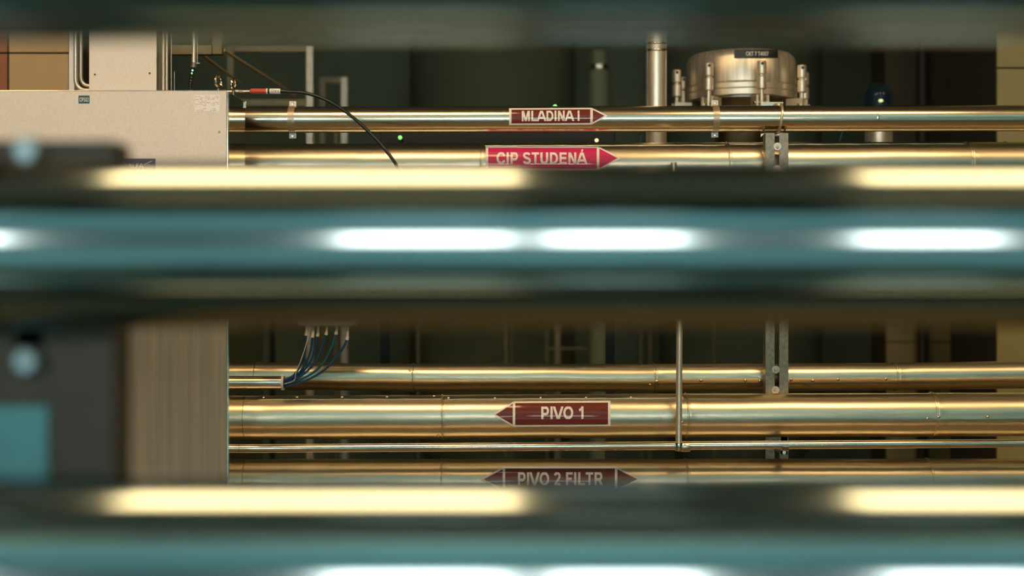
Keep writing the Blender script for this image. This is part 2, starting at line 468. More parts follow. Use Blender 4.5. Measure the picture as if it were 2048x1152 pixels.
# tiled wall set back on the right; shade above the tiles put into its colour
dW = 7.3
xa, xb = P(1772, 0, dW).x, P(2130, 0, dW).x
wr = struct('wall_recess', Box(xa, xb, dW + .012, dW + .3, 0, HZ), 'dark_olive')
zt = P(0, 560, dW).z; g = .003
edges = [1772, 1830, 1855, 1915, 1990, 2060, 2130]; xs = [P(p, 0, dW).x for p in edges]
zj = P(0, 684, dW).z
for c in range(len(xs) - 1):
    z = zj
    rows = [(zj, zt)]
    while z > 0: rows.append((max(0, z - .34), z)); z -= .34
    for z0, z1 in rows:
        if z1 - z0 > .03:
            obj('tile', Box(xs[c] + g, xs[c + 1] - g, dW, dW + .0115, z0 + g, z1 - g, bev=.002), 'tile_olive', wr)
def downpipe(px, wpx, d, m, label):
    a = P(px - wpx / 2, 0, d); b_ = P(px + wpx / 2, 0, d); r = (b_.x - a.x) / 2; x = (a.x + b_.x) / 2
    t = thing('wall_pipe', label, 'pipe', (x, d, 0))
    obj('pipe_run', Sweep([(x, d, 0), (x, d, HZ)], r, 16), m, t)
    for z in (.5, 1.75, 3.0): obj('collar', Lathe([(r * 1.12, -.03), (r * 1.12, .03)], (x, d, z), 'Z', 16), m, t)
downpipe(1845, 22, dW - .10, 'brown_pipe', 'dark brown vertical pipe on the tiled wall, leftmost of three')
downpipe(1926, 12, dW - .10, 'rubber', 'thin black vertical pipe on the tiled wall, middle of three')
downpipe(1962, 10, dW - .10, 'brown_pipe', 'thin brown vertical pipe nearest the tiled pier')

# ================================================================== the pipe rack
class Run:
    """a horizontal run of pipe: pixel centre line and radius at depth d"""
    def __init__(s, pts, R, d):
        s.pts = pts; s.R = R; s.d = d
    def cy(s, px):
        p = s.pts
        for (a, ya), (b_, yb) in zip(p, p[1:]):
            if px <= b_ or (b_, yb) == p[-1]:
                return ya + (yb - ya) * (px - a) / (b_ - a)
    def r(s): return s.R * s.d / F
    def c(s, px): return P(px, s.cy(px), s.d)
    def surf(s, px, py, lift=0.0):
        k = max(-0.999, min(0.999, (s.cy(px) - py) / s.R)); ph = math.asin(k); r = s.r() + lift
        c = s.c(px); x = (px - 1024) * (s.d - r * math.cos(ph)) / F
        return Vector((x, c.y - r * math.cos(ph), c.z + r * math.sin(ph)))

def wrap(bm, run, lift, step=3):
    cut_rows(bm, step)
    for v in bm.verts: v.co = run.surf(v.co.x, v.co.y, lift)
    return bm

def tube_run(run, px0, px1, nring=24, seg=64, dent=0.0, bead=False, seed=0, r_add=0.0):
    """one length of pipe or cladding; a swaged bead laps its left end"""
    a, b_ = run.c(px0), run.c(px1); L = (b_ - a).length; t = (b_ - a).normalized()
    r = run.r() + r_add; rnd = random.Random(seed); ph = [rnd.uniform(0, 6.28) for _ in range(6)]
    st = []
    if bead:
        st = [(0, .0024), (.0008, .0032), (.0026, .0034), (.0042, .0010), (.0052, -.0010), (.0064, -.0010), (.0078, .0006), (.0095, .0010), (.014, .0004)]
    base = .028 if bead else 0.0
    st += [(base + (L - base) * k / nring, 0.0) for k in range(nring + 1)]
    bm = bmesh.new(); rings = []
    up = Vector((0, 0, 1)); up = (up - t * up.dot(t)).normalized(); s = t.cross(up)
    for h, dr in st:
        edge = min(1, min(h, L - h) / .05)
        ring = []
        for k in range(seg):
            an = 2 * PI * k / seg
            w_ = dent * edge * (math.sin(h * 9 + ph[0]) * math.sin(an * 2 + ph[1]) + .7 * math.sin(h * 17 + ph[2]) * math.sin(an * 3 + ph[3]) + .5 * math.sin(h * 31 + ph[4] + an))
            ring.append(bm.verts.new(a + t * h + (r + dr + w_) * (math.cos(an) * up + math.sin(an) * s)))
        rings.append(ring)
    for p, q in zip(rings, rings[1:]):
        for k in range(seg): bm.faces.new((p[k], p[(k + 1) % seg], q[(k + 1) % seg], q[k]))
    bm.faces.new(rings[0][::-1]); bm.faces.new(rings[-1])
    return bm

def label_on(run, root, label, m, body, text_box, slope=0.0, arrow_l=None, arrow_r=None, rect=None, edge=4.5):
    """self-adhesive pipe marker: white backing, coloured field, arrow head(s), lettering.
       rect = (x0, x1, y0, y1) of the whole rectangle; arrow tips are x positions"""
    x0, x1, y0, y1 = rect; ym = (y0 + y1) / 2; e = edge
    sh = lambda bm: ([setattr(v, 'co', Vector((v.co.x, v.co.y + slope * (v.co.x - x0), 0))) for v in bm.verts], bm)[1]
    out = [(x0, y0), (x1, y0)] + ([(arrow_r, ym)] if arrow_r else []) + [(x1, y1), (x0, y1)] + ([(arrow_l, ym)] if arrow_l else [])
    back = front_normals(obj('label', wrap(sh(px_poly(out)), run, .0013), 'label_white', root, angle=60))
    back['label'] = label
    fld = front_normals(obj('colour_field', wrap(sh(px_poly(px_rect(x0 + e * (1.1 if not arrow_l else .55), x1 - e * (1.1 if not arrow_r else .55), y0 + e * .75, y1 - e * .75))), run, .0017), m, back, angle=60))
    if arrow_r:
        front_normals(obj('arrow_head', wrap(sh(px_poly([(x1 + e * .6, y0 + e), (arrow_r - e * 1.6, ym), (x1 + e * .6, y1 - e)])), run, .0017), m, back, angle=60))
    if arrow_l:
        front_normals(obj('arrow_head', wrap(sh(px_poly([(x0 - e * .6, y0 + e), (arrow_l + e * 1.6, ym), (x0 - e * .6, y1 - e)])), run, .0017), m, back, angle=60))
    front_normals(obj('lettering', wrap(sh(px_text(body, *text_box, bold=.014)), run, .0021, step=2), 'label_white', back, angle=60))
    return back

def rivets(run, root, spots, r=.0048, m='steel'):
    first = None
    for px, py in spots:
        c = run.surf(px, py, .0008); ax = run.c(px); n = (c - Vector((c.x, ax.y, ax.z))).normalized()
        bm = bmesh.new()
        bmesh.ops.create_uvsphere(bm, u_segments=10, v_segments=6, radius=r)
        bmesh.ops.scale(bm, vec=(1, 1, .6), verts=bm.verts)
        q = n.to_track_quat('Z', 'Y').to_matrix().to_4x4()
        bmesh.ops.transform(bm, matrix=Matrix.Translation(c) @ q, verts=bm.verts)
        obj('rivet', bm, m, root)

YC = 4.12                                         # front plane of the slotted upright
yF = lambda R: (YC - .004) / (1 + R / F)          # pipe of pixel radius R touching the upright from the front
yB = lambda R: (YC + .046) / (1 - R / F)          # ... from behind

XSIDE = (457 - 1024) * 3.80 / F                     # plane of the cabinet side
butt = lambda run: 1024 + (XSIDE + .0006) * F / run.d
def clad_pipe(name, label, run, seams, px0, px1, strips=(), dent=.0003, seed=1, m='cladding'):
    root = thing(name, label, 'pipe', run.c((px0 + px1) / 2) - Vector((0, 0, run.r())))
    ed = [px0] + list(seams) + [px1]
    for i, (a, b_) in enumerate(zip(ed, ed[1:])):
        obj('cladding_section', tube_run(run, a, b_ + (6 if i < len(ed) - 2 else 0), dent=dent, bead=i > 0, seed=seed * 10 + i, nring=30), m, root)
    for (a, b_, ya, yb, rv) in strips:            # lengthwise lap of the sheet with its rivets
        bm = bmesh.new(); n = max(6, int((b_ - a) / 20)); rows = []
        for j in range(n + 1):
            px = a + (b_ - a) * j / n; off = run.cy(px) - run.cy(a); wv = .6 * math.sin(j * 1.9 + seed)
            rows.append([bm.verts.new(run.surf(px, y + off, l)) for y, l in ((ya, -.002), (ya, .0010), ((ya + yb) / 2, .0012), (yb + wv * .5, .0016), (yb + wv * .5, -.002))])
        for p, q in zip(rows, rows[1:]):
            for k in range(4): bm.faces.new((p[k], p[k + 1], q[k + 1], q[k]))
        sp = obj('lap_seam', bm, m, root)
        rivets(run, sp, rv)
    return root

# --- wort/yeast line, bare stainless, in front of the upright
R_M = 26
M_ = Run([(495, 239.5), (2048, 236), (2400, 235.3)], R_M, 4.16)
root = thing('process_pipe', 'polished steel pipe with the brown MLADINA I arrow label', 'pipe', M_.c(1300) - Vector((0, 0, M_.r())))
obj('pipe_run', tube_run(M_, -1500, 4400, nring=60), 'steel', root)
for px in (1010, 1750):
    obj('weld_bead', Lathe([(M_.r() + .0001, -.003), (M_.r() + .0006, -.001), (M_.r() + .0006, .001), (M_.r() + .0001, .003)], M_.c(px), 'X', 48, cap=False), 'steel', root)
label_on(M_, root, 'brown label with a white border and right-pointing arrow reading MLADINA I', 'label_brown', 'MLADINA I', (1043.5, 1159, 225.5, 245.5), -.006, arrow_r=1216, rect=(1018, 1183, 219.5, 252.5))

# --- cold cleaning line, clad, behind the upright
R_C = 44
C_ = Run([(495, 332), (960, 331), (2048, 328), (2400, 327)], R_C, yB(R_C))
root = clad_pipe('clad_pipe', 'sheet-clad pipe with the magenta CIP STUDENÁ arrow label', C_, [-900, -440, 25, 490, 960, 1451, 1930, 2410, 2890, 3370, 3850], -1500, 4400,
                 strips=[(970, 1450, 286, 294, []), (1460, 1928, 283.5, 291, [])], seed=3)
label_on(C_, root, 'magenta label with a white border and right-pointing arrow reading CIP STUDENÁ', 'label_magenta', 'CIP STUDENÁ', (993, 1175, 309, 332), 0.002, arrow_r=1242, rect=(971.5, 1196, 296, 344))
rivets(C_, root, [(x, C_.cy(x) - 43.5) for x in (660, 735, 810, 870, 985, 1078, 1172, 1265, 1350, 1500, 1650, 1740, 1828, 2010)], r=.0035)

# --- unlabelled clad pipe, behind the upright
R_U = 27.5
U_ = Run([(497, 751.5), (825, 755), (1310, 755.5), (1787, 753), (2048, 749), (2400, 745)], R_U, yB(R_U))
root = clad_pipe('clad_pipe', 'slim clad pipe without a label, running just above the PIVO 1 pipe', U_, [825, 1306, 1528, 1787, 2270, 2750, 3230, 3710], butt(U_), 4400,
                 strips=[(1312, 1526, 764.5, 756, [(1314, 761), (1402, 759.5), (1491, 759), (1520, 760)]),
                         (1532, 1785, 764, 755, [(1582, 758), (1626, 759.5), (1676, 757), (1772, 756.5)])], seed=5, dent=.0004)
rivets(U_, root, [(820, 740), (1300, 768)], r=.0035)

# --- beer line 1, clad, in front of the upright
R_1 = 43.5
B1 = Run([(497, 835), (885, 834), (1370, 831), (1860, 829.5), (2400, 827)], R_1, yF(R_1))
root = clad_pipe('clad_pipe', 'thick clad pipe with the brown PIVO 1 arrow label', B1, [884, 1370, 1860, 2345, 2830, 3315, 3800], butt(B1), 4400,
                 strips=[(516, 882, 792, 797.5, [(527, 794), (594, 793.5), (684, 793.5), (774, 793), (868, 791.5)]),
                         (894, 1366, 790.5, 797, [(897, 794.5), (990, 794.5), (1081, 794), (1172, 793.5), (1262, 793)]),
                         (1870, 2343, 829, 834, [(1877, 830.5), (1975, 830)])], seed=8, dent=.0003)
label_on(B1, root, 'brown label with a white border and left-pointing arrow reading PIVO 1', 'label_brown', 'PIVO 1', (1082.5, 1167, 811, 834.5), -.006, arrow_l=984, rect=(1028, 1221, 801, 849))
rivets(B1, root, [(876, 868), (1364, 841), (1364, 793), (1855, 833)], r=.0042)

# --- beer line 2, clad
R_2 = 44.5
B2 = Run([(497, 963), (1400, 962.5), (2400, 961)], R_2, yF(R_2))
root = clad_pipe('clad_pipe', 'thick clad pipe with the brown PIVO 2 FILTR double arrow label', B2, [882, 1369, 1853, 2340, 2826, 3312, 3798], butt(B2), 4400,
                 strips=[(1862, 2338, 920.5, 926, [])], seed=11, dent=.0004)
label_on(B2, root, 'brown label with a white border and arrows at both ends reading PIVO 2 FILTR', 'label_brown', 'PIVO 2 FILTR', (1036, 1206, 940, 964), 0.0, arrow_l=960, arrow_r=1282, rect=(1008, 1232, 930, 975))

# --- small tube with its riser
R_S = 8.5; dS = 3.955
S_ = Run([(497, 897), (1370, 894), (2400, 886)], R_S, dS)
root = thing('small_tube', 'thin steel tube with a vertical riser running between the PIVO 1 and PIVO 2 pipes', 'tube', S_.c(1400) - Vector((0, 0, S_.r())))
obj('tube_run', tube_run(S_, butt(S_), 4400, nring=40, seg=32), 'steel_bright', root)
top = P(1360.5, 380, dS - .004); bot = P(1357.5, 893, dS - .004)
rr = 6.3 * dS / F
obj('riser', Sweep(elbow([bot, top, top + Vector((0, .16, .04)), top + Vector((0, .16, .09))], .05), rr, 20), 'satin_steel', root)
e = P(1357.5, 894, dS - .004)
obj('tee_fitting', lathe(Lathe([(rr * 1.25, 0), (rr * 1.35, -.004), (rr * 1.35, -.018), (rr * 1.1, -.0225), (rr * .4, -.0245)], e + Vector((0, 0, .012)), 'Z', 24),
                         [(S_.r() * 1.02, .0), (S_.r() * 1.16, .004), (S_.r() * 1.16, .022), (S_.r() * 1.02, .026)], (e.x + .006, dS, e.z), 'X', 24), 'steel_bright', root)

# saddle clip of the small tube, screwed to a stand-off from the upright
c = S_.c(1570)
t = thing('saddle_clip', 'small steel saddle clip holding the thin tube below the PIVO 1 pipe', 'clip', c - Vector((0, 0, .03)))
w2 = 6.5 * dS / F
bm = bmesh.new(); prof = []
prof.append((c.y + S_.r(), c.z + 18 * dS / F)); prof.append((c.y + S_.r(), c.z + S_.r() + .002))
for k in range(9):
    a = PI / 2 + PI * k / 8
    prof.append((c.y + math.cos(a) * (S_.r() + .0015), c.z + math.sin(a) * (S_.r() + .0015)))
prof.append((c.y + S_.r(), c.z - S_.r() - .002)); prof.append((c.y + S_.r(), c.z - 17 * dS / F))
rows = [[bm.verts.new((c.x + s_ * w2, y, z)) for y, z in prof] for s_ in (-1, 1)]
for k in range(len(prof) - 1): bm.faces.new((rows[0][k], rows[0][k + 1], rows[1][k + 1], rows[1][k]))
bmesh.ops.solidify(bm, geom=bm.faces[:], thickness=.0012)
obj('strap', bm, 'steel', t, smooth=True)
obj('screw', screw((c.x, c.y + S_.r() - .001, c.z - 13.5 * dS / F), .0048), 'steel_bright', t)
obj('standoff', Box(c.x - w2, c.x + w2, c.y + S_.r() + .0016, YC - .0005, c.z - 17 * dS / F, c.z - 10 * dS / F), 'galvanised', t, smooth=False)

# --- slotted upright carrying the runs
x0, x1 = P(1531, 0, YC).x, P(1577, 0, YC).x; xm0, xm1 = P(1549.5, 0, YC).x, P(1558.5, 0, YC).x
ztop = P(0, 266, YC).z
t = thing('slotted_upright', 'galvanised slotted channel upright carrying the pipes beside the MLADINA and PIVO runs', 'bracket', ((x0 + x1) / 2, YC, 0))
th = .004
bm = bmesh.new()
box(bm, x0, xm0, YC, YC + th, 0.004, ztop, bev=.0008); box(bm, xm1, x1, YC, YC + th, 0.004, ztop, bev=.0008)
for a, b_ in ((345, 405), (560, 600), (786, 880)):
    za, zb = P(0, b_, YC).z, P(0, a, YC).z
    box(bm, xm0 - .0005, xm1 + .0005, YC + .0003, YC + th - .0003, za, zb)
obj('slotted_face', bm, 'galvanised', t)
bm = bmesh.new()
box(bm, x0, x0 + th, YC + th, YC + .041, 0.004, ztop); box(bm, x1 - th, x1, YC + th, YC + .041, 0.004, ztop)
obj('flanges', bm, 'galvanised', t, smooth=False)
obj('base_plate', Box(x0 - .04, x1 + .04, YC - .03, YC + .07, 0, .004), 'galvanised', t, smooth=False)
for px, py in ((1554.5, 293), (1553.5, 338), (1551.5, 739), (1551, 780)):
    q = P(px, py, YC); obj('bolt', screw((q.x, YC - .0005, q.z), .0112), 'bolt_steel', t)
# saddle behind the top run
yb_ = M_.d + M_.r() + .0012
obj('top_plate', Box(x0, x1, yb_, yb_ + .004, ztop - .006, P(0, 204, yb_).z, bev=.0006), 'steel', t)
obj('top_shelf', Box(x0, x1, YC + .0412, yb_, ztop - .006, ztop - .002), 'galvanised', t)

# --- clips on the MLADINA pipe
def pipe_clip(px, label, wpx=13, dy=0):
    c = M_.c(px); r = M_.r(); w2 = wpx / 2 * M_.d / F
    t = thing('pipe_clip', label, 'clip', c - Vector((0, 0, r + .014)))
    bm = bmesh.new(); n = 28; rows = []
    for s_ in (-1, 1):
        rows.append([bm.verts.new((c.x + s_ * w2, c.y - math.cos(a) * (r + .0012), c.z + math.sin(a) * (r + .0012))) for a in [(-PI / 2 - .25) + (PI + .5) * k / n for k in range(n + 1)]])
    for k in range(n): bm.faces.new((rows[0][k], rows[0][k + 1], rows[1][k + 1], rows[1][k]))
    bmesh.ops.solidify(bm, geom=bm.faces[:], thickness=.0012)
    obj('strap', bm, 'satin_steel', t)
    ye = c.y + .004
    for s_ in (1, -1):
        za = c.z + s_ * (r + .0015); zb = c.z + s_ * (r + .0165)
        eo = obj('ear', Box(c.x - w2 * 1.1, c.x + w2 * 1.1, ye, ye + .0025, min(za, zb), max(za, zb), bev=.001), 'blasted', t)
        zm = (za + zb) / 2
        obj('screw', Lathe([(.0042, 0), (.0042, -.0015), (.0030, -.0032), (.0, -.0034)], (c.x, ye, zm), 'Y', 14), 'steel', eo)
pipe_clip(585, 'steel saddle clip on the MLADINA pipe beside the cabinet')
pipe_clip(1430, 'steel saddle clip on the MLADINA pipe below the vessel lid')

# wire U-bolt over the MLADINA pipe at the upright
c = M_.c(1560); r = M_.r() + .0034
pts = []
for k in range(25):
    a = -PI / 2 - .1 + (PI + .2) * k / 24
    pts.append((c.x + .004 * math.sin(a * 1.2) - .002, c.y - math.cos(a) * r, c.z + math.sin(a) * r))
pts = [(c.x - .014, yb_ - .004, c.z - r - .0005), (c.x - .010, c.y + .012, c.z - r - .0005)] + pts + [(c.x - .010, c.y + .012, c.z + r + .001), (c.x - .014, yb_ - .003, c.z + r - .001)]
o = obj('wire_clip', Sweep(spline(pts, 2), .0036, 10), 'satin_steel')
tag(o, 'bent wire clip looped over the MLADINA pipe at the slotted upright', 'clip')

# ================================================================== cabinet at the left
dF = 3.80; dB = 4.035
xS = P(457, 0, dF).x; xL = P(-260, 0, dF).x
zT = P(0, 182, dF).z; zM = P(0, 560, dF).z
t = thing('steel_cabinet', 'large stainless steel cabinet with rounded edge and stickers at the left', 'cabinet', ((xL + xS) / 2, (dF + dB) / 2, 0))
obj('upper_body', Box(xL, xS - .004, dF + .003, dB, zM + .002, zT - .003, bev=.002), 'steel_dark', t)
obj('lower_body', Box(xL, xS - .004, dF + .003, 4.30, .06, zM, bev=.002), 'steel_dark', t)
obj('plinth', Box(xL + .05, xS - .05, dF + .05, 4.25, 0, .06), 'black_plastic', t, smooth=False)
obj('upper_front_panel', Box(xL, xS - .0055, dF, dF + .003, zM + .002, zT, bev=.0008), 'blasted', t)
obj('lower_front_panel', Box(xL, xS - .002, dF, dF + .003, .06, zM, bev=.0008), 'brushed_panel', t)
obj('corner_edge', Box(xS - .0052, xS, dF - .0008, dF + .011, .06, zT - .001, bev=.0018), 'steel_bright', t)
obj('side_panel', Box(xS - .004, xS, dF + .012, dB, zM + .002, zT - .0005, bev=.0004), 'polished', t)
obj('side_panel', Box(xS - .004, xS, dF + .012, 4.30, .06, zM, bev=.0004), 'polished', t)
obj('top_lip', Box(xL, xS - .006, dF - .0006, dF + .014, zT, zT + .0018, bev=.0006), 'steel_bright', t)
obj('back_flange', Box(xS, xS + .004, dB - .004, dB, P(0, 216, dB).z, P(0, 203, dB).z), 'steel_bright', t, smooth=False)
# dome rivet on the front
q = P(439, 264, dF); obj('rivet', Lathe([(.0035, 0), (.003, -.0012), (0, -.002)], (q.x, dF, q.z), 'Y', 14), 'steel_bright', t)
# stickers
s1 = obj('asset_tag', PBox(157, 179, 191, 207, dF - .0006, dF), 'teal_tag', t, smooth=False); s1['label'] = 'small teal tag reading CPS02'
front_normals(obj('lettering', to_plane(px_text('CPS02', 159, 177, 195, 203.5, -.02), dF - .0009), 'paper', s1, smooth=False))
s2 = obj('rating_label', PBox(389, 439.5, 189.5, 223, dF - .0006, dF), 'paper', t, smooth=False); s2['label'] = 'white rating label with rows of small print'
bm = bmesh.new(); rnd = random.Random(4)
for row in range(10):
    y = 192.5 + row * 3.05; x = 391.0
    while x < 436:
        wd = rnd.uniform(2, 7)
        if rnd.random() < .62:
            bm.faces.new([bm.verts.new((a, b_, 0)) for a, b_ in px_rect(x, min(437.5, x + wd), y, y + .7)])
        x += wd + rnd.uniform(1.0, 4)
front_normals(obj('small_print', to_plane(bm, dF - .0009), 'ink', s2, smooth=False))
s3 = obj('maker_badge', PBox(232, 311, 317, 375, dF - .0006, dF), 'blue_badge', t, smooth=False); s3['label'] = 'dark blue badge with white outlined lettering'
front_normals(obj('lettering', to_plane(px_text('ALFA', 256, 287, 326.5, 336, -.03), dF - .0009), 'paper', s3, smooth=False))
front_normals(obj('lettering', to_plane(px_text('LAVAL', 253, 291, 339, 349, -.03), dF - .0009), 'paper', s3, smooth=False))
bm = bmesh.new()
for a in ([(240, 321), (256, 328.5), (256, 329.7), (240, 322.2)], [(304, 321), (288, 328.5), (288, 329.7), (304, 322.2)],
          [(240, 371), (256, 353), (256, 354.5), (241.5, 371.5)], [(304, 371), (288, 353), (288, 354.5), (302.5, 371.5)]):
    bm.faces.new([bm.verts.new((x, y, 0)) for x, y in a])
em = front_normals(obj('emblem_lines', to_plane(bm, dF - .0009), 'paper', s3, smooth=False)); em['kind'] = 'stuff'

# things on top of the cabinet
zC = zT + .0001
d1 = 3.87
q0, q1 = P(178, 60, d1), P(313, 182, d1)
t = thing('control_box', 'pale steel control box with two screw holes standing on the cabinet', 'box', ((q0.x + q1.x) / 2, d1, zC + .0018))
obj('box_body', Box(q0.x + .001, q1.x - .001, d1 + .003, d1 + .14, zC + .002, zC + .42, bev=.002), 'galvanised', t)
fp = bmesh.new(); box(fp, q0.x, q1.x, d1, d1 + .0028, zC + .002, zC + .42, bev=.0012)
obj('front_panel', fp, 'blasted', t)
for px, py in ((190, 149), (299.5, 146.5)):
    q = P(px, py, d1)
    obj('screw_hole', Lathe([(.0026, -.0006), (.0024, -.0012), (0, -.0008)], (q.x, d1, q.z), 'Y', 14), 'black_plastic', t)
    obj('grommet', Lathe([(.0045, -.0001), (.0042, -.0007), (.0027, -.0008), (.0026, -.0001)], (q.x, d1, q.z), 'Y', 18, cap=False), 'blasted', t)
# white trunking and bent tubes left of the box
o = obj('cable_trunking', PBox(137.5, 149, -90, 182, 3.99, 4.03, bev=.002), 'white_duct'); tag(o, 'white vertical cable trunking behind the bent tubes', 'trunking')
o.location.z = zT - .12 + 0
def bent_tube(px, py_b, label, d, rpx, run):
    a = P(px, -120, d); b_ = P(px, py_b, d); e_ = b_ + Vector((run, 0, 0))
    b_.z = max(b_.z, zT + rpx * d / F + .002); e_.z = b_.z
    o = obj('bent_tube', Sweep(elbow([a, b_, e_], .045, 10), rpx * d / F, 18), 'satin_steel'); tag(o, label, 'tube')
bent_tube(151.5, 181, 'outer bent steel tube left of the control box', 3.95, 4.4, .075)
bent_tube(162.0, 172, 'inner bent steel tube left of the control box', 3.97, 4.0, .06)
def post(name, px, rpx, d, m, label, cat='tube', py0=-160, z0=None):
    a = P(px, py0, d); z0 = zT if z0 is None else z0
    o = obj(name, Sweep([(a.x, d, z0 + .0019), (a.x, d, a.z)], rpx * d / F, 16), m); tag(o, label, cat); return o
post('vertical_tube', 326.5, 3.6, 3.93, 'satin_steel', 'vertical steel tube right of the control box, left of the pair')
post('vertical_tube', 333.2, 3.2, 3.95, 'satin_steel', 'vertical steel tube right of the control box, right of the pair')
post('thin_rod', 342.5, 1.1, 3.95, 'frame_steel', 'hair-thin vertical rod right of the paired tubes', 'rod')
a = P(349, 142, 3.96)
o = obj('thin_rod', Sweep([(a.x, 3.96, zT), (a.x, 3.96, a.z)], .0013, 10), 'steel'); tag(o, 'short thin rod standing on the cabinet by the sensor cable', 'rod')
# sensor with its lit tip hanging over the cabinet
dq = 4.0
t = thing('level_sensor', 'hanging rod sensor with green lights and a ribbed cable above the cabinet', 'sensor', P(388, 182, dq))
a, b_ = P(388, -60, dq), P(387.5, 126, dq)
obj('rod', Sweep([a, P(388, 88, dq), P(388, 90, dq), b_], [.0062, .0062, .0058, .0058], 16), 'satin_steel', t)
obj('holder', Sweep([P(388.5, 125, dq), P(386.5, 135, dq)], .0078, 12), 'galvanised', t)
obj('holder_clip', PBox(391, 399, 125.5, 127, dq - .004, dq + .004), 'frame_steel', t, smooth=False)
obj('back_rod', Sweep([P(394.5, -60, dq + .012), P(394.5, 125, dq + .012)], .0018, 8), 'frame_steel', t)
pts = spline([P(386, 135, dq), P(384, 148, dq), P(381, 165, dq), P(380, 179, dq)], 6)
obj('ribbed_cable', Sweep(pts, [.0062 if k % 2 else .0048 for k in range(len(pts))], 12), 'black_plastic', t)
for px, py, m_ in ((385, 140.7, 'led_cyan'), (383.6, 146.6, 'led_green')):
    q = P(px, py, dq - .0058); bm = bmesh.new(); bmesh.ops.create_uvsphere(bm, u_segments=10, v_segments=6, radius=.0026); bmesh.ops.translate(bm, verts=bm.verts, vec=q)
    obj('indicator', bm, m_, t)
# teal folder
a, b_ = P(377, 0, 3.84), P(433, 0, 3.84)
t = thing('folder', 'thin teal folder lying flat on the cabinet top', 'folder', ((a.x + b_.x) / 2, 3.87, zT))
obj('cover', Box(a.x, b_.x, 3.84, 3.94, zT + .0035, zT + .0062), 'hose_teal', t, smooth=False)
obj('pages', Box(a.x + .002, b_.x - .002, 3.841, 3.938, zT + .0002, zT + .0034), 'paper', t, smooth=False)
# lifting eyes
def eye(px, py, d, label, rot):
    q = P(px, py, d); bm = bmesh.new()
    ring = [(math.cos(2 * PI * k / 20) * .012, math.sin(2 * PI * k / 20) * .0155) for k in range(21)]
    pts = [Vector((q.x + u * math.cos(rot), q.y + u * math.sin(rot), q.z + v)) for u, v in ring]
    sweep(bm, pts, .0042, 10, cap=False)
    t = thing('lifting_eye', label, 'eye bolt', (q.x, d, zT))
    obj('ring', bm, 'steel_bright', t)
    obj('shank', Lathe([(.0075, zT), (.0075, zT + .004), (.0045, zT + .006), (.0045, q.z - .0145)], (q.x, d, 0), 'Z', 14), 'steel_bright', t)
eye(437, 164, 3.87, 'steel lifting eye on the cabinet top behind the folder', 1.1)
eye(467, 169, 4.02, 'steel lifting eye at the back corner of the cabinet', 1.25)

# sensor lead: steel stem, red sleeve, tagged plug and black cable
dl = 4.03
t = thing('sensor_lead', 'black sensor cable with red sleeve and white tag arching down over the pipes', 'cable', P(530, 186, dl))
zl = P(0, 182.5, dl).z
pl = lambda px, py=182.5, d=dl: P(px, py, d)
obj('stem', Sweep([pl(440), pl(503)], .0052, 16), 'steel_bright', t)
obj('red_sleeve', lathe(bmesh.new(), [(.004, pl(499).x), (.0068, pl(501.5).x), (.0078, pl(504).x), (.0078, pl(533).x)], (0, dl, zl), 'X', 20), 'red_plastic', t)
obj('plug_ring', lathe(bmesh.new(), [(.0080, pl(533).x), (.0080, pl(535.5).x)], (0, dl, zl), 'X', 20), 'paper', t)
obj('plug', lathe(bmesh.new(), [(.0070, pl(535.5).x), (.0070, pl(566).x), (.0058, pl(570).x), (.0052, pl(574).x)], (0, dl, zl), 'X', 20), 'black_plastic', t)
tg = obj('number_tag', lathe(bmesh.new(), [(.0073, pl(539.5).x), (.0078, pl(540).x), (.0078, pl(560.5).x), (.0073, pl(561).x)], (0, dl, zl), 'X', 20), 'paper', t)
bm = bmesh.new()
for a in range(16):
    u0, u1 = 2 * PI * a / 16, 2 * PI * (a + 1) / 16
    bm.faces.new([bm.verts.new((pl(545.5 + math.cos(u) * r_).x, dl - .0081, zl + math.sin(u) * r_ * .0013)) for u, r_ in ((u0, 2.6), (u1, 2.6), (u1, 1.7), (u0, 1.7))])
for a, b_ in ((550, 553), (554.5, 555.5), (557, 559)):
    bm.faces.new([bm.verts.new((pl(x).x, dl - .0081, zl + z)) for x, z in ((a, -.002), (b_, -.002), (b_, .001), (a, .002))])
front_normals(obj('tag_print', bm, 'ink', tg, smooth=False))
cab = spline([P(572, 183.5, dl), P(610, 186, dl), P(655, 201, dl), P(700, 230, dl), P(745, 271, dl), P(775, 305, dl), P(795, 335, dl),
              P(812, 380, dl), P(800, 450, dl), P(740, 505, dl), P(640, 520, dl), P(530, 520, 4.01)], 8)
obj('cable', Sweep(cab, .0049, 12), 'cable_black', t)
q = P(0, 520, 4.0)
jb = thing('junction_box', 'small grey junction box on the side of the cabinet behind the near pipe', 'box', (xS + .02, 4.0, q.z - .04))
obj('box_body', Box(xS + .0005, xS + .045, 3.96, 4.03, q.z - .04, q.z + .04, bev=.003), 'galvanised', jb)
obj('cable_gland', Sweep([(xS + .045, 4.01, q.z), (xS + .062, 4.01, q.z)], .007, 6), 'black_plastic', jb)

